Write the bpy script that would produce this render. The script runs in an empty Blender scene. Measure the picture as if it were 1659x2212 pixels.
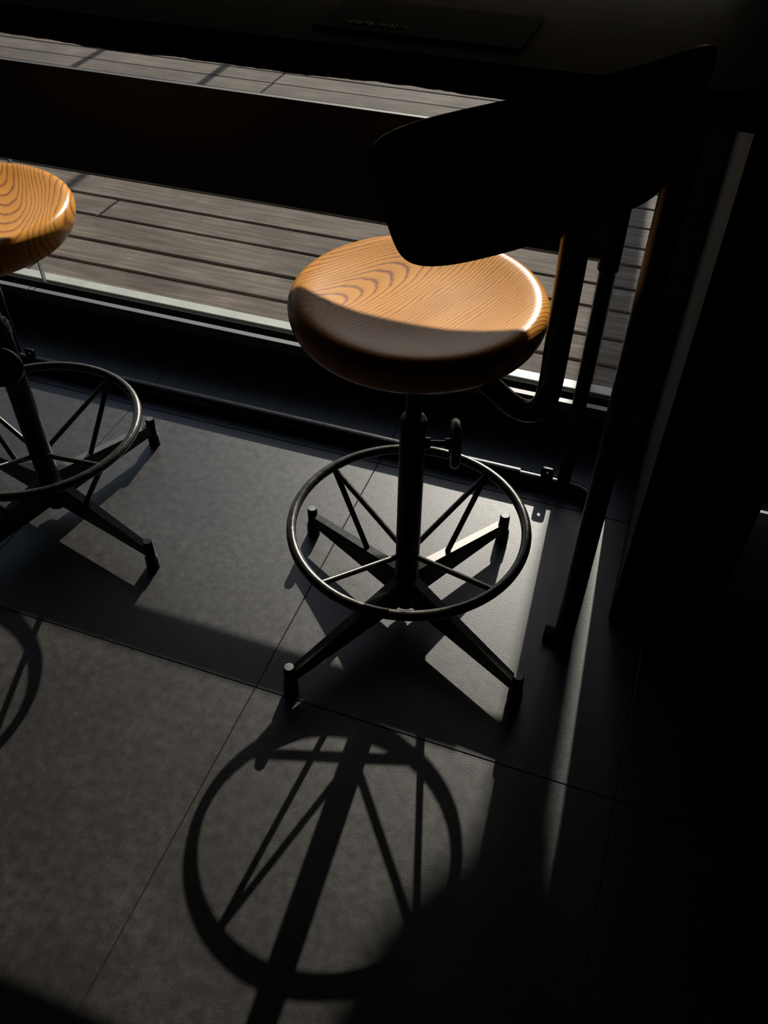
import bpy, bmesh, math, random
from mathutils import Vector, Matrix
# ---------------------------------------------------------------- camera, light, exposure
sc = bpy.context.scene
C = sc.collection
S = 1.22                                   # metres per layout unit (camera height)
PI = math.pi
SUN_DX, SUN_DY = 0.124, -2.07              # drift of a sun ray per unit of fall

cam_d = bpy.data.cameras.new('camera')
cam = bpy.data.objects.new('camera', cam_d)
C.objects.link(cam)
sc.camera = cam
cam_d.sensor_fit = 'HORIZONTAL'
cam_d.sensor_width = 36.0
cam_d.lens = 36.0 * 1865.25 / 1659.0
cam_d.clip_start = 0.02
yaw, pitch, roll = math.radians(-18.84), math.radians(44.10), math.radians(0.834)
fwd = Vector((math.sin(yaw) * math.cos(pitch), math.cos(yaw) * math.cos(pitch), -math.sin(pitch)))
right = Vector((math.cos(yaw), -math.sin(yaw), 0))
up = right.cross(fwd)
r2 = right * math.cos(roll) + up * math.sin(roll)
u2 = -right * math.sin(roll) + up * math.cos(roll)
cam.matrix_world = Matrix(((r2.x, u2.x, -fwd.x, 0), (r2.y, u2.y, -fwd.y, 0), (r2.z, u2.z, -fwd.z, S), (0, 0, 0, 1)))

world = bpy.data.worlds.new('sky')
sc.world = world
world.use_nodes = True
wn = world.node_tree.nodes
wn.clear()
sky = wn.new('ShaderNodeTexSky')
sky.sky_type = 'NISHITA'
sky.sun_disc = False
sky.sun_elevation = math.atan2(1, 2.07)
sky.sun_rotation = math.atan2(-SUN_DX, -SUN_DY)
bgn = wn.new('ShaderNodeBackground')
bgn.inputs['Strength'].default_value = 0.14
wo = wn.new('ShaderNodeOutputWorld')
world.node_tree.links.new(sky.outputs[0], bgn.inputs[0])
world.node_tree.links.new(bgn.outputs[0], wo.inputs[0])

sun_d = bpy.data.lights.new('sun_offscreen', 'SUN')
sun_d.energy = 7.0
sun_d.color = (1.0, 0.93, 0.83)
sun_d.angle = math.radians(0.53)
sun = bpy.data.objects.new('sun_offscreen', sun_d)
C.objects.link(sun)
sun.rotation_euler = Vector((SUN_DX, SUN_DY, -1)).to_track_quat('-Z', 'Y').to_euler()
sun.location = (-1, 12, 6)

sc.view_settings.view_transform = 'Standard'
sc.view_settings.look = 'None'
sc.view_settings.gamma = 1.0
sc.view_settings.use_curve_mapping = False
sc.view_settings.exposure = 0.0

# ---------------------------------------------------------------- materials
def newmat(name):
    m = bpy.data.materials.new(name)
    m.use_nodes = True
    nt = m.node_tree
    return m, nt, nt.nodes['Principled BSDF']

def node(nt, typ, **kw):
    n = nt.nodes.new(typ)
    for k, v in kw.items():
        setattr(n, k, v)
    return n

def ramp(nt, fac, stops):
    r = node(nt, 'ShaderNodeValToRGB')
    e = r.color_ramp.elements
    while len(e) < len(stops):
        e.new(0.5)
    for i, (p, c) in enumerate(stops):
        e[i].position = p
        e[i].color = (*c, 1)
    nt.links.new(fac, r.inputs[0])
    return r

def coords(nt, scale=(1, 1, 1), rot=(0, 0, 0), kind='Object'):
    tc = node(nt, 'ShaderNodeTexCoord')
    mp = node(nt, 'ShaderNodeMapping')
    mp.inputs['Scale'].default_value = scale
    mp.inputs['Rotation'].default_value = rot
    nt.links.new(tc.outputs[kind], mp.inputs[0])
    return mp.outputs[0]

def noise(nt, vec, scale, detail=4, rough=0.55, dist=0.0):
    n = node(nt, 'ShaderNodeTexNoise')
    n.inputs['Scale'].default_value = scale
    n.inputs['Detail'].default_value = detail
    n.inputs['Roughness'].default_value = rough
    n.inputs['Distortion'].default_value = dist
    nt.links.new(vec, n.inputs['Vector'])
    return n.outputs['Fac']

def bump(nt, b, h, strength, dist):
    n = node(nt, 'ShaderNodeBump')
    n.inputs['Strength'].default_value = strength
    n.inputs['Distance'].default_value = dist
    nt.links.new(h, n.inputs['Height'])
    nt.links.new(n.outputs[0], b.inputs['Normal'])

def math_n(nt, op, a, b=None):
    n = node(nt, 'ShaderNodeMath', operation=op)
    for i, v in enumerate((a, b)):
        if v is None:
            continue
        if isinstance(v, (int, float)):
            n.inputs[i].default_value = v
        else:
            nt.links.new(v, n.inputs[i])
    return n.outputs[0]

def plain(name, col, rough=0.5, metal=0.0, spec=0.5):
    m, nt, b = newmat(name)
    b.inputs['Base Color'].default_value = (*col, 1)
    b.inputs['Roughness'].default_value = rough
    b.inputs['Metallic'].default_value = metal
    b.inputs['Specular IOR Level'].default_value = spec
    return m

def mat_tile():
    m, nt, b = newmat('stone_tile')
    v = coords(nt, kind='Object')
    geo = node(nt, 'ShaderNodeNewGeometry')
    big = noise(nt, geo.outputs['Position'], 5.0, 5, 0.6, 0.4)
    mid = noise(nt, geo.outputs['Position'], 60.0, 4, 0.6)
    fine = noise(nt, geo.outputs['Position'], 520.0, 2, 0.6)
    mix = math_n(nt, 'ADD', math_n(nt, 'MULTIPLY', big, 0.45), math_n(nt, 'ADD', math_n(nt, 'MULTIPLY', mid, 0.3), math_n(nt, 'MULTIPLY', fine, 0.4)))
    r = ramp(nt, mix, [(0.38, (0.0065, 0.0055, 0.0047)), (0.58, (0.0165, 0.0142, 0.0123)), (0.76, (0.046, 0.041, 0.036))])
    nt.links.new(r.outputs[0], b.inputs['Base Color'])
    rr = ramp(nt, mid, [(0.3, (0.38, 0.38, 0.38)), (0.7, (0.46, 0.46, 0.46))])
    nt.links.new(rr.outputs[0], b.inputs['Roughness'])
    b.inputs['Specular IOR Level'].default_value = 0.70
    bump(nt, b, fine, 0.25, 0.0012)
    return m

def mat_deck():
    m, nt, b = newmat('weathered_deck_wood')
    info = node(nt, 'ShaderNodeObjectInfo')
    tc = node(nt, 'ShaderNodeTexCoord')
    off = node(nt, 'ShaderNodeVectorMath', operation='ADD')
    sc3 = node(nt, 'ShaderNodeVectorMath', operation='SCALE')
    comb = node(nt, 'ShaderNodeCombineXYZ')
    for i in range(3):
        nt.links.new(info.outputs['Random'], comb.inputs[i])
    nt.links.new(comb.outputs[0], sc3.inputs[0])
    sc3.inputs['Scale'].default_value = 37.0
    nt.links.new(tc.outputs['Object'], off.inputs[0])
    nt.links.new(sc3.outputs[0], off.inputs[1])
    mp = node(nt, 'ShaderNodeMapping')
    mp.inputs['Scale'].default_value = (1.6, 26.0, 26.0)
    nt.links.new(off.outputs[0], mp.inputs[0])
    grain = noise(nt, mp.outputs[0], 3.0, 6, 0.62, 0.3)
    blot = noise(nt, off.outputs[0], 4.5, 4, 0.6, 0.5)
    mix = math_n(nt, 'ADD', math_n(nt, 'MULTIPLY', grain, 0.6), math_n(nt, 'MULTIPLY', blot, 0.4))
    mix = math_n(nt, 'ADD', mix, math_n(nt, 'MULTIPLY', math_n(nt, 'SUBTRACT', info.outputs['Random'], 0.5), 0.10))
    mix = math_n(nt, 'ADD', math_n(nt, 'MULTIPLY', math_n(nt, 'SUBTRACT', mix, 0.5), 1.45), 0.5)
    r = ramp(nt, mix, [(0.24, (0.036, 0.0275, 0.0205)), (0.5, (0.096, 0.0755, 0.058)), (0.76, (0.185, 0.151, 0.119))])
    nt.links.new(r.outputs[0], b.inputs['Base Color'])
    b.inputs['Roughness'].default_value = 0.85
    b.inputs['Specular IOR Level'].default_value = 0.2
    sep = node(nt, 'ShaderNodeSeparateXYZ')
    nt.links.new(tc.outputs['Object'], sep.inputs[0])
    reed = math_n(nt, 'SINE', math_n(nt, 'MULTIPLY', sep.outputs['Y'], 2 * PI / 0.0052))
    h = math_n(nt, 'ADD', math_n(nt, 'MULTIPLY', reed, 0.25), grain)
    bump(nt, b, h, 0.45, 0.0016)
    return m

def mat_seatwood(name, angle, spacing=0.0046, strength=0.85, cx=0.15):
    """ash board stained amber: growth rings cut flat, so arches and long lines appear"""
    m, nt, b = newmat(name)
    v = coords(nt, rot=(0, 0, -angle))
    sep = node(nt, 'ShaderNodeSeparateXYZ')
    nt.links.new(v, sep.inputs[0])
    mpw = node(nt, 'ShaderNodeMapping')
    mpw.inputs['Scale'].default_value = (2.2, 9.0, 4.0)
    nt.links.new(v, mpw.inputs[0])
    wob = math_n(nt, 'SUBTRACT', noise(nt, mpw.outputs[0], 1.5, 2, 0.5), 0.5)
    mpf = node(nt, 'ShaderNodeMapping')
    mpf.inputs['Scale'].default_value = (16.0, 130.0, 60.0)
    nt.links.new(v, mpf.inputs[0])
    wob2 = math_n(nt, 'SUBTRACT', noise(nt, mpf.outputs[0], 1.0, 3, 0.6), 0.5)
    yy = math_n(nt, 'ADD', math_n(nt, 'ADD', sep.outputs['Y'], -0.070), math_n(nt, 'MULTIPLY', wob, 0.050))
    zz = math_n(nt, 'ADD', 0.020, math_n(nt, 'MULTIPLY', math_n(nt, 'ADD', sep.outputs['X'], cx), 0.16))
    rad = math_n(nt, 'SQRT', math_n(nt, 'ADD', math_n(nt, 'MULTIPLY', yy, yy), math_n(nt, 'MULTIPLY', zz, zz)))
    rad = math_n(nt, 'ADD', rad, math_n(nt, 'MULTIPLY', wob2, 0.0022))
    ph = math_n(nt, 'FRACT', math_n(nt, 'MULTIPLY', rad, 1 / spacing))
    # fine open pores stretched along the grain, gathered in the early wood
    mpp = node(nt, 'ShaderNodeMapping')
    mpp.inputs['Scale'].default_value = (70.0, 1500.0, 300.0)
    nt.links.new(v, mpp.inputs[0])
    pores = noise(nt, mpp.outputs[0], 1.0, 3, 0.7)
    early = ramp(nt, ph, [(0.0, (0.35, 0.35, 0.35)), (0.12, (1, 1, 1)), (0.34, (0.15, 0.15, 0.15)), (0.92, (0, 0, 0)), (1.0, (0.35, 0.35, 0.35))])
    dk = math_n(nt, 'MULTIPLY', early.outputs[0], math_n(nt, 'MULTIPLY', pores, 1.35))
    tone = noise(nt, mpw.outputs[0], 2.0, 4, 0.6)
    fac = math_n(nt, 'ADD', math_n(nt, 'MULTIPLY', dk, strength), math_n(nt, 'MULTIPLY', math_n(nt, 'SUBTRACT', tone, 0.45), 0.5))
    r = ramp(nt, fac, [(0.0, (0.80, 0.355, 0.060)), (0.25, (0.60, 0.240, 0.040)), (0.55, (0.27, 0.095, 0.030)), (0.85, (0.11, 0.042, 0.024))])
    nt.links.new(r.outputs[0], b.inputs['Base Color'])
    b.inputs['Roughness'].default_value = 0.27
    b.inputs['Specular IOR Level'].default_value = 0.17
    bump(nt, b, math_n(nt, 'MULTIPLY', dk, -1.0), 0.18, 0.0004)
    return m

def mat_metal(name, col, rough, var=0.1):
    m, nt, b = newmat(name)
    v = coords(nt)
    n1 = noise(nt, v, 90.0, 4, 0.65)
    r = ramp(nt, n1, [(0.3, tuple(c * 0.7 for c in col)), (0.7, tuple(c * 1.25 for c in col))])
    nt.links.new(r.outputs[0], b.inputs['Base Color'])
    b.inputs['Metallic'].default_value = 0.75
    rr = ramp(nt, n1, [(0.3, (rough - var,) * 3), (0.75, (rough + var,) * 3)])
    nt.links.new(rr.outputs[0], b.inputs['Roughness'])
    bump(nt, b, n1, 0.08, 0.0006)
    return m

def mat_darkwood(name, spec=0.3, rough=0.5):
    m, nt, b = newmat(name)
    v = coords(nt, scale=(2.0, 22.0, 22.0))
    g = noise(nt, v, 3.0, 6, 0.62, 0.6)
    r = ramp(nt, g, [(0.3, (0.022, 0.010, 0.006)), (0.7, (0.075, 0.034, 0.018))])
    nt.links.new(r.outputs[0], b.inputs['Base Color'])
    b.inputs['Roughness'].default_value = rough
    b.inputs['Specular IOR Level'].default_value = spec
    bump(nt, b, g, 0.2, 0.001)
    return m

def mat_paint(name, col, rough=0.7):
    m, nt, b = newmat(name)
    n1 = noise(nt, coords(nt), 14.0, 5, 0.6)
    r = ramp(nt, n1, [(0.3, tuple(c * 0.85 for c in col)), (0.7, tuple(c * 1.15 for c in col))])
    nt.links.new(r.outputs[0], b.inputs['Base Color'])
    b.inputs['Roughness'].default_value = rough
    bump(nt, b, n1, 0.1, 0.001)
    return m

def mat_glass():
    m = bpy.data.materials.new('clear_glass')
    m.use_nodes = True
    nt = m.node_tree
    nt.nodes.clear()
    out = node(nt, 'ShaderNodeOutputMaterial')
    tr = node(nt, 'ShaderNodeBsdfTransparent')
    tr.inputs[0].default_value = (0.955, 0.965, 0.96, 1)
    gl = node(nt, 'ShaderNodeBsdfGlossy')
    gl.inputs['Roughness'].default_value = 0.0
    fr = node(nt, 'ShaderNodeFresnel')
    ge = node(nt, 'ShaderNodeNewGeometry')          # both faces of a pane reflect like outer faces
    ior = node(nt, 'ShaderNodeMix', data_type='FLOAT')
    nt.links.new(ge.outputs['Backfacing'], ior.inputs['Factor'])
    ior.inputs['A'].default_value = 1.45
    ior.inputs['B'].default_value = 1 / 1.45
    nt.links.new(ior.outputs['Result'], fr.inputs[0])
    mx = node(nt, 'ShaderNodeMixShader')
    nt.links.new(fr.outputs[0], mx.inputs[0])
    nt.links.new(tr.outputs[0], mx.inputs[1])
    nt.links.new(gl.outputs[0], mx.inputs[2])
    nt.links.new(mx.outputs[0], out.inputs[0])
    return m

M = {
    'tile': mat_tile(), 'grout': plain('dark_grout', (0.022, 0.018, 0.014), 0.9),
    'deck': mat_deck(),
    'seat': mat_seatwood('amber_ash_seat', math.radians(63)), 'seat_b': mat_seatwood('amber_ash_seat_cross_cut', math.radians(-50), 0.0056, 0.72, 0.05),
    'back': mat_darkwood('brown_plywood_back'), 'top': mat_darkwood('dark_walnut_slab', 0.08, 0.7),
    'steel': mat_metal('black_steel', (0.020, 0.020, 0.021), 0.30, 0.05), 'ring': mat_metal('worn_steel_ring', (0.065, 0.060, 0.054), 0.28, 0.06),
    'bare': mat_metal('worn_bare_leg_top', (0.042, 0.040, 0.038), 0.46, 0.03), 'rubber': plain('black_rubber', (0.008, 0.008, 0.009), 0.85, 0.0, 0.1),
    'cap': mat_metal('dull_steel_cap', (0.13, 0.13, 0.128), 0.5),
    'frame': mat_paint('charcoal_frame_paint', (0.045, 0.045, 0.047), 0.5), 'black': mat_paint('matt_black_paint', (0.012, 0.012, 0.013), 0.6),
    'lip': mat_paint('pale_grey_channel', (0.30, 0.31, 0.27), 0.5), 'lip_in': mat_paint('grey_sill_trim', (0.12, 0.12, 0.122), 0.5),
    'wall': mat_paint('dark_wall_paint', (0.035, 0.034, 0.036), 0.8), 'column': plain('dark_column_render', (0.016, 0.016, 0.0165), 0.8, 0.0, 0.12),
    'glass': mat_glass(), 'sealant': plain('clear_sealant', (0.5, 0.52, 0.5), 0.4),
    'blind': mat_paint('blackout_fabric', (0.02, 0.02, 0.022), 0.9), 'post': mat_paint('brown_post_paint', (0.08, 0.06, 0.05), 0.7),
    'paper': plain('dark_notice_paper', (0.006, 0.008, 0.014), 0.8, 0.0, 0.1), 'ink': plain('white_notice_print', (0.8, 0.8, 0.8), 0.5),
    'ink2': plain('rust_notice_print', (0.35, 0.10, 0.05), 0.5),
}

# ---------------------------------------------------------------- mesh helpers (layout units; scaled to metres on build)
def box(bm, x0, x1, y0, y1, z0, z1, c=0.0):
    """box; with c its top edges are chamfered"""
    def rect(i, z):
        return [bm.verts.new((x0 + i, y0 + i, z)), bm.verts.new((x1 - i, y0 + i, z)), bm.verts.new((x1 - i, y1 - i, z)), bm.verts.new((x0 + i, y1 - i, z))]
    rings = [rect(0, z0), rect(0, z1 - c)] + ([rect(c, z1)] if c else [])
    bm.faces.new(rings[0][::-1])
    bm.faces.new(rings[-1])
    for a, b in zip(rings, rings[1:]):
        for i in range(4):
            j = (i + 1) % 4
            bm.faces.new((a[i], a[j], b[j], b[i]))

def tube(bm, pts, r, n=16, caps=True):
    """round bar along a polyline; r a number or a list"""
    pts = [Vector(p) for p in pts]
    rs = r if isinstance(r, (list, tuple)) else [r] * len(pts)
    rings = []
    prev = None
    for i, p in enumerate(pts):
        if i == 0:
            d = pts[1] - p
        elif i == len(pts) - 1:
            d = p - pts[i - 1]
        else:
            d = (pts[i + 1] - p).normalized() + (p - pts[i - 1]).normalized()
        d.normalize()
        if prev is None:
            a = d.orthogonal().normalized()
        else:
            a = (prev - d * prev.dot(d)).normalized()
        prev = a
        b = d.cross(a)
        rings.append([bm.verts.new(p + (a * math.cos(t) + b * math.sin(t)) * rs[i]) for t in (2 * PI * k / n for k in range(n))])
    for A, B in zip(rings, rings[1:]):
        for k in range(n):
            bm.faces.new((A[k], A[(k + 1) % n], B[(k + 1) % n], B[k]))
    if caps:
        bm.faces.new(rings[0][::-1])
        bm.faces.new(rings[-1])

def lathe(bm, prof, n=48):
    """revolve (r, z) profile about z; ends with r = 0 close to a point"""
    rings = []
    for r, z in prof:
        if r < 1e-6:
            rings.append([bm.verts.new((0, 0, z))])
        else:
            rings.append([bm.verts.new((r * math.cos(2 * PI * k / n), r * math.sin(2 * PI * k / n), z)) for k in range(n)])
    for A, B in zip(rings, rings[1:]):
        for k in range(n):
            j = (k + 1) % n
            if len(A) == 1 and len(B) == 1:
                continue
            if len(A) == 1:
                bm.faces.new((A[0], B[j], B[k]))
            elif len(B) == 1:
                bm.faces.new((A[k], A[j], B[0]))
            else:
                bm.faces.new((A[k], A[j], B[j], B[k]))

def torus(bm, R, r, N=96, n=14, mat=None):
    rings = []
    for i in range(N):
        a = 2 * PI * i / N
        rings.append([bm.verts.new(((R + r * math.cos(t)) * math.cos(a), (R + r * math.cos(t)) * math.sin(a), r * math.sin(t))) for t in (2 * PI * k / n for k in range(n))])
    for i in range(N):
        A, B = rings[i], rings[(i + 1) % N]
        for k in range(n):
            bm.faces.new((A[k], B[k], B[(k + 1) % n], A[(k + 1) % n]))

def arc(cx, cy, r, a0, a1, z, n=10):
    return [(cx + r * math.cos(a0 + (a1 - a0) * i / n), cy + r * math.sin(a0 + (a1 - a0) * i / n), z) for i in range(n + 1)]

def obj(name, bm, mat, parent=None, smooth=False, loc=None):
    bmesh.ops.recalc_face_normals(bm, faces=bm.faces[:])
    for v in bm.verts:
        v.co *= S
    me = bpy.data.meshes.new(name)
    bm.to_mesh(me)
    bm.free()
    me.materials.append(M[mat] if isinstance(mat, str) else mat)
    if smooth:
        me.polygons.foreach_set('use_smooth', [True] * len(me.polygons))
        me.set_sharp_from_angle(angle=math.radians(38))
    o = bpy.data.objects.new(name, me)
    C.objects.link(o)
    if parent:
        o.parent = parent
    if loc:
        o.location = Vector(loc) * S
    return o

def empty(name, loc=(0, 0, 0), rotz=0.0):
    o = bpy.data.objects.new(name, None)
    C.objects.link(o)
    o.location = Vector(loc) * S
    o.rotation_euler = (0, 0, rotz)
    o.empty_display_size = 0.1
    return o

def tag(o, label, cat, group=None):
    o['label'] = label
    o['category'] = cat
    if group:
        o['group'] = group
    return o

def struct(o, label):
    o['kind'] = 'structure'
    o['label'] = label
    return o

def copy_tree(o, parent=None):
    c = o.copy()
    C.objects.link(c)
    c.parent = parent
    for ch in list(o.children):
        copy_tree(ch, c)
    return c

def B():
    return bmesh.new()

# ---------------------------------------------------------------- the setting: floor
XL, XR, YB, YW, ZC = -2.60, 1.35, -1.60, 1.26, 2.15
T = 0.4915
bm = B()
box(bm, XL, XR, YB, YW, -0.03, -0.0015)
floor = struct(obj('floor', bm, 'grout'), 'dark grey stone tile floor with thin dark joints')
g = 0.00055
rows = [1.0895 - T * k for k in range(7)]            # upper joints of the tile rows
cols = [-0.384 + T * k for k in range(-5, 4)]
tile_cache = {}
def floor_tile(x0, x1, y0, y1):
    key = (round(x1 - x0, 4), round(y1 - y0, 4))
    if key not in tile_cache:
        b = B()
        box(b, g, x1 - x0 - g, g, y1 - y0 - g, -0.004, 0.0, 0.0006)
        o = obj('floor_tile', b, 'tile', floor)
        tile_cache[key] = o.data
    else:
        o = bpy.data.objects.new('floor_tile', tile_cache[key])
        C.objects.link(o)
        o.parent = floor
    o.location = Vector((x0, y0, 0)) * S
for ci in range(len(cols) - 1):
    x0, x1 = max(cols[ci], XL), min(cols[ci + 1], XR)
    shift = x0 > 0.05                                # beyond the column the rows are cut differently
    ys = [YW] + ([0.982, 0.590] if shift else [1.0895, 0.590]) + [0.590 - T * k for k in range(1, 6)]
    for ya, yb in zip(ys, ys[1:]):
        if ya > YB:
            floor_tile(x0, x1, max(yb, YB), ya)

# walls and ceiling of the dim room
bm = B(); box(bm, XL - 0.08, XL, YB, 1.36, -0.03, ZC)
struct(obj('wall_left', bm, 'wall'), 'dark painted side wall out of the light')
bm = B(); box(bm, XR, XR + 0.08, YB, 1.36, -0.03, ZC)
struct(obj('wall_right', bm, 'wall'), 'dark painted side wall beyond the door')
bm = B(); box(bm, XL - 0.08, XR + 0.08, YB - 0.08, YB, -0.03, ZC)
struct(obj('wall_back', bm, 'wall'), 'dark painted wall facing the window')
bm = B(); box(bm, XL - 0.08, XR + 0.08, YB - 0.08, 1.36, ZC, ZC + 0.08)
struct(obj('ceiling', bm, 'wall'), 'dark painted ceiling')
bm = B()
box(bm, XL, -2.42, YW, 1.36, 0, ZC)                  # left of the window
box(bm, -2.42, 0.19, YW, 1.36, 2.02, ZC)             # above it
box(bm, 0.19, 0.95, YW, 1.36, 1.75, ZC)              # above the door
box(bm, 0.95, XR, YW, 1.36, 0, ZC)
struct(obj('wall_front', bm, 'wall'), 'dark wall around the window and the door')
bm = B(); box(bm, 0.054, 0.190, 0.877, 1.36, 0, ZC)
struct(obj('wall_column', bm, 'column'), 'dark square column between the window and the door')

# window: low sill, two butt-jointed panes in a channel
win = empty('window_1', (0, 1.30, 0))
struct(win, 'full height window with two butt jointed panes on a low black sill')
def wpart(name, b, m, **k):
    for v in b.verts:
        v.co -= Vector((0, 1.30, 0))
    return obj(name, b, m, win, **k)
bm = B()
box(bm, -2.42, 0.054, YW, 1.345, -0.03, 0.066)
wpart('sill', bm, 'black')
for a, b_ in ((-2.42, -1.213), (-1.2105, 0.054)):
    bm = B(); box(bm, a, b_, YW, 1.2735, 0.066, 0.0868, 0.001)
    wpart('sill_trim', bm, 'lip_in')
bm = B(); box(bm, -2.42, 0.054, 1.2955, 1.2990, 0.066, 0.0860)
wpart('glazing_gasket', bm, 'rubber')
bm = B(); box(bm, -2.42, 0.054, 1.3085, 1.334, 0.066, 0.0865, 0.001)
wpart('outer_channel', bm, 'lip')
for a, b_ in ((-2.42, -1.2015), (-1.1985, 0.006)):
    bm = B(); box(bm, a, b_, 1.300, 1.308, 0.066, 2.02)
    wpart('pane', bm, 'glass')
bm = B(); box(bm, -1.2014, -1.1986, 1.2995, 1.3085, 0.0665, 2.02)
wpart('sealant_joint', bm, 'sealant')
bm = B(); box(bm, 0.006, 0.054, YW + 0.002, 1.345, 0.066, 2.02)
wpart('jamb', bm, 'frame')

# door at the right with a hair of daylight over its threshold
door = empty('door_1', (0.57, 1.30, 0))
struct(door, 'black door beyond the column with daylight under its leaf')
def dpart(name, b, m):
    for v in b.verts:
        v.co -= Vector((0.57, 1.30, 0))
    return obj(name, b, m, door)
bm = B(); box(bm, 0.228, 0.91, 1.262, 1.272, 0.0388, 1.72); dpart('door_leaf', bm, 'black')
bm = B(); box(bm, 0.19, 0.95, 1.262, 1.272, -0.01, 0.031); dpart('threshold', bm, 'black')
bm = B(); box(bm, 0.19, 0.228, 1.262, 1.36, -0.01, 1.75); box(bm, 0.91, 0.95, 1.262, 1.36, -0.01, 1.75)
box(bm, 0.228, 0.91, 1.262, 1.30, 1.715, 1.75)
dpart('door_frame', bm, 'black')
bm = B(); tube(bm, [(0.28, 1.263, 0.82), (0.28, 1.235, 0.82), (0.35, 1.235, 0.82)], 0.007, 10); dpart('door_handle', bm, 'steel')

# deck outside
deck = empty('deck', (0, 0, 0))
struct(deck, 'weathered grey timber deck of long boards outside the window')
bm = B(); box(bm, -6.0, 2.6, 1.345, 6.6, -0.08, -0.035)
obj('deck_joists', bm, 'deck', deck)
random.seed(5)
pitch_d = 0.1080
y = 1.5355 - 2 * pitch_d + 0.03
edges = [1.349, 1.427, 1.533, 1.634, 1.752, 1.857, 1.970, 2.062, 2.176, 2.294, 2.392]
while edges[-1] < 6.4:
    edges.append(edges[-1] + pitch_d)
JX = {1: -1.381, 3: None, 4: -1.384, 10: -1.39, 15: -1.39}
for i, (ya, yb) in enumerate(zip(edges, edges[1:])):
    gap = 0.0095 if i in (1, 4) else (0.0075 if i < 9 else 0.0042)
    joints = [-1.385, 0.92] if i % 3 == 1 else ([-2.9, 0.40] if i % 3 == 0 else [-3.6, 1.3])
    if i == 14:
        joints = [-1.39, 0.9]
    xs = [-5.9] + joints + [2.5]
    for xa, xb in zip(xs, xs[1:]):
        b = B()
        L, Wd = xb - xa - 0.005, yb - ya - gap
        box(b, -L / 2, L / 2, -Wd / 2, Wd / 2, -0.024, 0.0, 0.0030)
        obj('deck_board', b, 'deck', deck, loc=((xa + xb) / 2, (ya + yb) / 2, random.uniform(-0.0012, 0.0006)))

# ---------------------------------------------------------------- window counter on its tube frame
ctr = empty('window_counter', (-1.0, 0.95, 0))
tag(ctr, 'long dark wooden window counter on a black tube frame with a front board', 'counter')
def cpart(name, b, m, parent=None, **k):
    for v in b.verts:
        v.co -= Vector((-1.0, 0.95, 0))
    return obj(name, b, m, parent or ctr, **k)
# slab with an uneven sawn front edge
random.seed(11)
bm = B()
x0, x1, n = -2.30, 0.0525, 420
prof = [(0.789, 0.7325), (0.785, 0.7345), (0.785, 0.7590), (0.789, 0.7615), (1.175, 0.7615), (1.175, 0.7325)]
ph = [random.uniform(0, 6.28) for _ in range(5)]
prev = None
w = 0.0
for i in range(n + 1):
    x = x0 + (x1 - x0) * i / n
    w = w * 0.6 + random.uniform(-0.0006, 0.0006)
    wob = 0.0012 * math.sin(x * 9 + ph[0]) + 0.0008 * math.sin(x * 31 + ph[1]) + w
    sec = [bm.verts.new((x, yv + (wob if k < 4 else 0), zv + (wob * 0.5 if k in (0, 1) else 0))) for k, (yv, zv) in enumerate(prof)]
    if prev:
        for k in range(6):
            bm.faces.new((prev[k], prev[(k + 1) % 6], sec[(k + 1) % 6], sec[k]))
    else:
        bm.faces.new(sec[::-1])
    prev = sec
bm.faces.new(prev)
cpart('counter_top', bm, 'top')
bm = B(); box(bm, -2.25, -0.074, 1.090, 1.097, 0.4480, 0.5965)
cpart('front_board', bm, 'black')
TY = 1.128
# floor tube: thick run, slimmer sleeve end, bend, run to the front leg
bm = B(); tube(bm, [(-2.0, TY, 0.0138), (-0.140, TY, 0.0138)], 0.0138, 20)
cpart('floor_tube', bm, 'steel', smooth=True)
bm = B()
tube(bm, [(-0.141, TY, 0.0125), (-0.052, TY, 0.0125)] + arc(-0.052, TY - 0.050, 0.050, PI / 2, 0, 0.0125, 12)[1:] + [(-0.002, 0.812, 0.0125)], 0.0118, 20)
cpart('floor_tube', bm, 'steel', smooth=True)
for ux in (-0.065, -1.165):
    bm = B(); tube(bm, [(ux, TY + 0.004, 0.012), (ux, TY + 0.004, 0.42)], 0.0112, 20)
    up_ = cpart('upright', bm, 'steel', smooth=True)
    bm = B(); tube(bm, [(ux, TY + 0.004, 0.4125), (ux, TY + 0.004, 0.4145), (ux, TY + 0.004, 0.7335)], [0.0128, 0.0148, 0.0148], 20)
    cpart('sleeve', bm, 'steel', smooth=True)
    bm = B(); box(bm, ux - 0.008, ux + 0.008, 1.096, TY, 0.50, 0.516)
    cpart('bracket', bm, 'steel')
bm = B(); tube(bm, [(-0.002, 0.812, 0.0), (-0.002, 0.812, 0.7335)], 0.0140, 20)
cpart('front_leg', bm, 'steel', smooth=True)
bm = B(); box(bm, -0.030, -0.010, 0.803, 0.823, 0.0, 0.016, 0.003)
cpart('foot_lug', bm, 'rubber')
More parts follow.
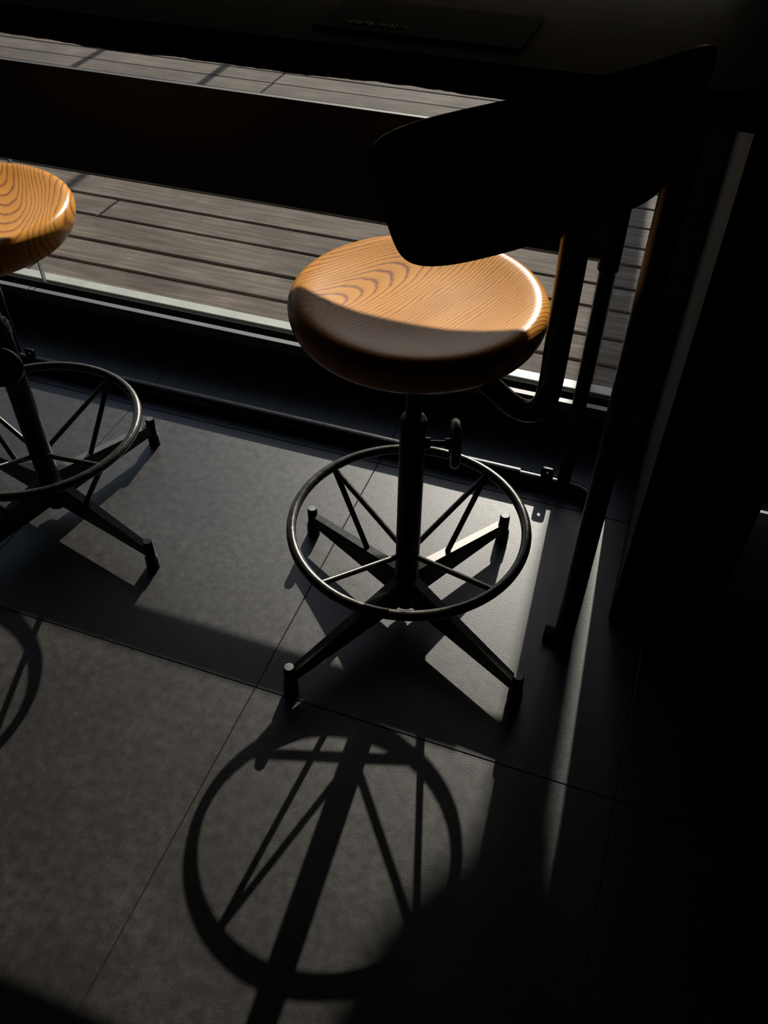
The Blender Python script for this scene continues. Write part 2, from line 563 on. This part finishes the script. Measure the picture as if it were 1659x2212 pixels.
# bolt tabs standing on the tube
def tab(x):
    b = B()
    w2, zb, zt, rh, zh = 0.0105, 0.006, 0.0425, 0.0028, 0.0345
    N = 24
    out, hole = [], []
    for k in range(N):
        a = 2 * PI * k / N
        dx, dz = math.cos(a), math.sin(a)
        s = min(w2 / max(abs(dx), 1e-6), ((zt - zh) if dz > 0 else (zh - zb)) / max(abs(dz), 1e-6))
        ox, oz = dx * s, dz * s
        if dz > 0:
            q = math.hypot(ox / w2, oz / (zt - zh)); f = min(1.0, 1.22 / max(q, 1e-6)); ox, oz = ox * f, oz * f
        out.append((x + ox, zh + oz)); hole.append((x + dx * rh, zh + dz * rh))
    lay = []
    for yv in (TY + 0.0005, TY + 0.0045):
        lay.append(([b.verts.new((p, yv, q)) for p, q in out], [b.verts.new((p, yv, q)) for p, q in hole]))
    for k in range(N):
        j = (k + 1) % N
        for o_, h_ in lay:
            b.faces.new((o_[k], o_[j], h_[j], h_[k]))
        b.faces.new((lay[0][0][k], lay[0][0][j], lay[1][0][j], lay[1][0][k]))
        b.faces.new((lay[0][1][k], lay[0][1][j], lay[1][1][j], lay[1][1][k]))
    cpart('bolt_tab', b, 'steel')
tab(-0.094); tab(-1.128)

# small printed notice lying on the counter
card = empty('notice_card', (-0.262, 0.884, 0.7615))
tag(card, 'dark printed notice card lying on the counter top', 'notice')
bm = B(); box(bm, -0.100, 0.100, -0.052, 0.052, 0.0, 0.0012)
obj('card', bm, 'paper', card)
def text_obj(name, body, size, loc, mat, parent):
    cu = bpy.data.curves.new(name + '_curve', 'FONT')
    cu.body = body
    cu.size = size * S
    cu.extrude = 0.0002
    cu.resolution_u = 2
    t = bpy.data.objects.new(name + '_tmp', cu)
    C.objects.link(t)
    bpy.context.view_layer.update()
    dg = bpy.context.evaluated_depsgraph_get()
    me = bpy.data.meshes.new_from_object(t.evaluated_get(dg))
    bpy.data.objects.remove(t)
    me.materials.clear()
    me.materials.append(M[mat])
    o = bpy.data.objects.new(name, me)
    C.objects.link(o)
    o.parent = parent
    o.location = Vector(loc) * S
    return o
text_obj('printed_line', '이용해 주시기', 0.0114, (-0.078, -0.034, 0.0015), 'ink', card)

# roller blind over the upper window
bl = empty('roller_blind', (-1.19, 1.24, 0.797))
tag(bl, 'dark roller blind drawn down over the upper window', 'blind')
bm = B(); box(bm, -1.215, 1.243, -0.002, 0.002, 0.010, 1.26)
obj('blind_cloth', bm, 'blind', bl)
bm = B(); tube(bm, [(-1.215, 0, 0.006), (1.243, 0, 0.006)], 0.006, 12)
obj('bottom_bar', bm, 'black', bl, smooth=True)
bm = B(); tube(bm, [(-1.215, 0.0, 1.275), (1.243, 0.0, 1.275)], 0.022, 16)
obj('roller', bm, 'black', bl, smooth=True)

# ---------------------------------------------------------------- stools
def rotz(p, a):
    return (p[0] * math.cos(a) - p[1] * math.sin(a), p[0] * math.sin(a) + p[1] * math.cos(a), p[2])

def bar_taper(b, p0, p1, w, z0a, z0b, z1a, z1b):
    """radial plate: width w, from z0a..z0b at p0 to z1a..z1b at p1"""
    d = Vector((p1[0] - p0[0], p1[1] - p0[1], 0)).normalized()
    s = Vector((-d.y, d.x, 0))
    V = []
    for (p, za, zb, ww) in ((p0, z0a, z0b, w * 1.1), (p1, z1a, z1b, w * 0.85)):
        for sg in (-1, 1):
            q = Vector((p[0], p[1], 0)) + s * sg * ww / 2
            V.append((b.verts.new((q.x, q.y, za)), b.verts.new((q.x, q.y, zb))))
    (a0, a1), (b0, b1), (c0, c1), (d0, d1) = V
    for f in ((a0, b0, b1, a1), (c0, c1, d1, d0), (a0, a1, c1, c0), (b0, d0, d1, b1), (a1, b1, d1, c1), (a0, c0, d0, b0)):
        b.faces.new(f)

def make_stool(loc, base_rot, wheel_rot, arm_rot, back, seat_mat, label):
    st = empty('bar_stool', (loc[0], loc[1], 0))
    tag(st, label, 'stool', 'amber wood bar stools by the window')
    # seat, dished with a rolled rim
    bm = B()
    zt, R = 0.5300, 0.1405
    prof = [(0, zt - 0.0090), (0.040, zt - 0.0087), (0.070, zt - 0.0073), (0.093, zt - 0.0048), (0.110, zt - 0.0023), (0.121, zt - 0.0005), (0.127, zt)]
    for k in range(1, 9):
        a = PI / 2 - PI * 0.5 * k / 8
        prof.append((0.127 + (R - 0.127) * math.cos(a), zt - 0.0135 + 0.0135 * math.sin(a)))
    for k in range(1, 8):
        a = -PI * 0.5 * k / 7
        prof.append((0.122 + (R - 0.122) * math.cos(a), zt - 0.0135 + 0.0290 * math.sin(a)))
    prof += [(0.09, zt - 0.0430), (0, zt - 0.0430)]
    lathe(bm, prof, 96)
    obj('seat', bm, seat_mat, st, smooth=True)
    bm = B(); lathe(bm, [(0, 0.480), (0.05, 0.480), (0.05, 0.4875), (0, 0.4875)], 32)
    obj('mount_plate', bm, 'steel', st, smooth=True)
    # column
    bm = B()
    lathe(bm, [(0, 0.013), (0.010, 0.0145), (0.0158, 0.020), (0.0168, 0.028), (0.0162, 0.352), (0, 0.352)], 28)
    obj('column', bm, 'steel', st, smooth=True)
    bm = B()
    lathe(bm, [(0, 0.340), (0.0172, 0.340), (0.0172, 0.356), (0.0150, 0.3605), (0.0108, 0.362), (0, 0.362)], 28)
    obj('collar', bm, 'steel', st, smooth=True)
    bm = B(); lathe(bm, [(0, 0.355), (0.0100, 0.355), (0.0100, 0.487), (0, 0.487)], 24)
    obj('seat_post', bm, 'steel', st, smooth=True)
    # hand wheel
    ux, uy = math.cos(wheel_rot), math.sin(wheel_rot)
    zk = 0.3212
    bm = B()
    tube(bm, [(ux * 0.012, uy * 0.012, zk), (ux * 0.022, uy * 0.022, zk), (ux * 0.0225, uy * 0.0225, zk), (ux * 0.040, uy * 0.040, zk), (ux * 0.0405, uy * 0.0405, zk), (ux * 0.056, uy * 0.056, zk)],
         [0.0085, 0.0075, 0.0040, 0.0040, 0.0068, 0.0075], 14)
    obj('wheel_stem', bm, 'steel', st, smooth=True)
    bm = B()
    torus(bm, 0.0255, 0.0060, 48, 12)
    lathe(bm, [(0, -0.003), (0.0235, -0.002), (0.0235, 0.002), (0, 0.003)], 32)
    rotm = Vector((ux, uy, 0)).to_track_quat('Z', 'Y').to_matrix().to_4x4()
    bmesh.ops.transform(bm, matrix=Matrix.Translation((ux * 0.0525, uy * 0.0525, zk)) @ rotm, verts=bm.verts[:])
    obj('hand_wheel', bm, 'steel', st, smooth=True)
    # foot ring
    bm = B(); torus(bm, 0.1575, 0.0068, 128, 16)
    bmesh.ops.translate(bm, vec=(0, 0, 0.180), verts=bm.verts[:])
    obj('foot_ring', bm, 'ring', st, smooth=True)
    for k in range(4):
        a = base_rot + k * PI / 2
        rr = lambda D, z: rotz((D, 0, z), a)
        bm = B(); tube(bm, [rr(0.012, 0.1275), rr(0.1560, 0.178)], 0.0040, 12)
        obj('spoke', bm, 'ring', st, smooth=True)
        bm = B(); tube(bm, [rr(0.082, 0.064), rr(0.1535, 0.176)], 0.0042, 12)
        obj('strut', bm, 'steel', st, smooth=True)
        bm = B(); bar_taper(bm, rr(0.010, 0), rr(0.208, 0), 0.0125, 0.028, 0.083, 0.026, 0.0455)
        lg = obj('leg', bm, 'bare', st)
        bm = B()
        lathe(bm, [(0, 0.002), (0.0095, 0.002), (0.0105, 0.006), (0.0100, 0.022), (0.0080, 0.0235), (0.0078, 0.054), (0.0070, 0.0562), (0, 0.0562)], 22)
        bmesh.ops.translate(bm, vec=rr(0.2145, 0), verts=bm.verts[:])
        obj('foot_post', bm, 'steel', lg, smooth=True)
        bm = B(); lathe(bm, [(0, 0.0555), (0.0066, 0.0555), (0.0062, 0.0570), (0, 0.0570)], 20)
        bmesh.ops.translate(bm, vec=rr(0.2145, 0), verts=bm.verts[:])
        obj('foot_cap', bm, 'cap', lg, smooth=True)
        bm = B(); lathe(bm, [(0, 0.0), (0.0100, 0.0), (0.0100, 0.0045), (0, 0.0045)], 20)
        bmesh.ops.translate(bm, vec=rr(0.2145, 0), verts=bm.verts[:])
        obj('glide', bm, 'rubber', lg, smooth=True)
    # bent back arm: out from under the seat, down a little, then up
    u = Vector((math.cos(arm_rot), math.sin(arm_rot), 0))
    top = Vector((back[0], back[1], 0)) - Vector((loc[0], loc[1], 0)) if back else None
    pts = []
    P = lambda D, z: u * D + Vector((0, 0, z))
    ctrl = [P(0.035, 0.479), P(0.085, 0.474), P(0.115, 0.466), P(0.140, 0.460), P(0.158, 0.4615), P(0.172, 0.470), P(0.1805, 0.484), P(0.184, 0.505)]
    n_u = Vector((math.cos(back[2]), math.sin(back[2]), 0))
    mid = Vector((back[0], back[1], 0)) + n_u * 0.019
    lean0 = P(0.184, 0.505)
    t1 = Vector((mid.x - n_u.x * 0.003, mid.y - n_u.y * 0.003, 0.700))
    t2 = Vector((mid.x + n_u.x * 0.004, mid.y + n_u.y * 0.004, 0.765))
    ctrl += [lean0.lerp(t1, 0.35), lean0.lerp(t1, 0.7), t1, t2]
    # smooth the polyline
    sm = []
    for i in range(len(ctrl) - 1):
        p0 = ctrl[max(i - 1, 0)]; p1 = ctrl[i]; p2 = ctrl[i + 1]; p3 = ctrl[min(i + 2, len(ctrl) - 1)]
        for s in range(4):
            t = s / 4
            sm.append(0.5 * ((2 * p1) + (-p0 + p2) * t + (2 * p0 - 5 * p1 + 4 * p2 - p3) * t * t + (-p0 + 3 * p1 - 3 * p2 + p3) * t ** 3))
    sm.append(ctrl[-1])
    bm = B(); tube(bm, sm, 0.0118, 18)
    obj('back_arm', bm, 'steel', st, smooth=True)
    # curved plywood back
    phi, rho, w, zc, h, tau, tilt, roll_, nn, bow = back[2:]
    bm = B()
    uu = Vector((math.cos(phi), math.sin(phi), 0)); tt = Vector((-uu.y, uu.x, 0))
    NT, NR = 120, 9
    def pt(ang, f, off):
        Uc = math.copysign(abs(math.cos(ang)) ** (2 / nn), math.cos(ang)); Vs = math.copysign(abs(math.sin(ang)) ** (2 / nn), math.sin(ang))
        s = w * Uc * (1 + tau * Vs); v = h * Vs + bow * h * (Uc * Uc - 0.4)
        s *= f; v *= f
        s, v = s * math.cos(roll_) - v * math.sin(roll_), s * math.sin(roll_) + v * math.cos(roll_)
        a = s / rho
        rad = (rho + off) * math.cos(a) - rho + math.tan(tilt) * v
        tan = (rho + off) * math.sin(a)
        return Vector((back[0], back[1], zc + v)) + uu * rad + tt * tan
    rings = []
    spec = [(0.0, 0.0035)] + [(k / NR, 0.0035) for k in range(1, NR)] + [(0.985, 0.0035), (1.0, 0.0018), (1.0, -0.0018), (0.985, -0.0035)] + [(k / NR, -0.0035) for k in range(NR - 1, 0, -1)] + [(0.0, -0.0035)]
    for f, off in spec:
        if f == 0:
            rings.append([bm.verts.new(pt(0.1, 0.0, off))])
        else:
            rings.append([bm.verts.new(pt(2 * PI * k / NT, f, off)) for k in range(NT)])
    for A, Bq in zip(rings, rings[1:]):
        for k in range(NT):
            j = (k + 1) % NT
            if len(A) == 1:
                bm.faces.new((A[0], Bq[k], Bq[j]))
            elif len(Bq) == 1:
                bm.faces.new((A[k], Bq[0], A[j]))
            else:
                bm.faces.new((A[k], Bq[k], Bq[j], A[j]))
    obj('backrest', bm, 'back', st, smooth=True)
    for dz in (-0.022, 0.022):
        q = Vector((back[0], back[1], zc + dz)) + uu * (math.tan(tilt) * dz)
        bm = B(); tube(bm, [q + uu * 0.002, q + uu * 0.034], 0.0035, 10)
        obj('back_bolt', bm, 'steel', st, smooth=True)
    return st

# the numbers of the back shell: plan position, facing, curve radius, half width, centre height, half height, taper, tilt, roll, squareness, bow
bk = [-0.0759 + 0.234, 0.6550 - 0.790, -0.8140, 0.2494, 0.1483, 0.7353, 0.0602, 0.1060, 0.1204, 0.1085, 5.835, -0.2347]
def back_local(ang):
    r = (bk[0] * math.cos(ang) - bk[1] * math.sin(ang), bk[0] * math.sin(ang) + bk[1] * math.cos(ang))
    return [r[0], r[1], bk[2] + ang] + bk[3:]
def stool(loc, base, wheel, arm, turn, seat_mat, label, drop=0.0):
    o = make_stool_at(loc, base, wheel, arm, back_local(turn), seat_mat, label)
    for ch in o.children:                            # seat wound down on its post
        if ch.name.split('.')[0] in ('seat', 'mount_plate', 'back_arm', 'backrest', 'back_bolt'):
            ch.location.z -= drop * S
    return o
def make_stool_at(loc, base, wheel, arm, back, seat_mat, label):
    o = make_stool((0, 0), base, wheel, arm, back, seat_mat, label)
    o.location = Vector((loc[0], loc[1], 0)) * S
    return o
R_ = math.radians
stool((-0.234, 0.790), R_(62), R_(18.8), R_(-28), 0.0, 'seat', 'bar stool with arched grain on its amber seat, the one nearer the dark column')
stool((-0.8365, 0.795), R_(74.8), R_(-59), R_(-28 + 279), R_(279), 'seat_b', 'bar stool with stripes of grain across its amber seat, farther from the dark column', 0.004)

# ---------------------------------------------------------------- things out on the deck
rail = empty('guard_rail', (-1.2, 1.372, 0))
tag(rail, 'low steel guard rail standing just outside the window glass', 'rail')
RZ = 0.3605
bm = B(); tube(bm, [(-1.2, 0, RZ), (1.135, 0, RZ)], 0.0140, 16); obj('rail_tube', bm, 'steel', rail, smooth=True)
bm = B(); tube(bm, [(-1.2, 0, RZ), (1.054, 0, RZ)], 0.0166, 16); obj('rail_sleeve', bm, 'steel', rail, smooth=True)
for px in (-1.15, 1.127):
    bm = B(); tube(bm, [(px, 0, -0.002), (px, 0, RZ)], 0.0100, 14); obj('rail_post', bm, 'steel', rail, smooth=True)
def deck_post(x, y, wd, h, label, globe=0.0):
    o = empty('deck_post', (x, y, 0))
    tag(o, label, 'post')
    b = B(); box(b, -wd / 2, wd / 2, -wd / 2, wd / 2, -0.002, h); obj('shaft', b, 'post', o)
    b = B(); box(b, -wd * 0.8, wd * 0.8, -wd * 0.8, wd * 0.8, -0.002, 0.012, 0.003); obj('base_plate', b, 'steel', o)
    b = B(); box(b, -wd * 0.6, wd * 0.6, -wd * 0.6, wd * 0.6, h, h + 0.015, 0.005); obj('cap', b, 'post', o)
    if globe:
        b = B(); lathe(b, [(globe * math.sin(PI * k / 16), h + 0.010 + globe - globe * math.cos(PI * k / 16)) for k in range(17)], 32)
        obj('shadow_ball', b, 'post', o, smooth=True)  # unseen ball, added and sized for the soft round shadow on the floor
deck_post(-0.207, 4.0, 0.082, 1.702, 'thick brown timber post out on the deck, with an unseen ball added for its round shadow', 0.166)
deck_post(-2.195, 4.2, 0.030, 1.9, 'slim brown post on the deck, farther from the thick post')
deck_post(-1.695, 4.2, 0.030, 1.9, 'slim brown post on the deck, nearer the thick post')
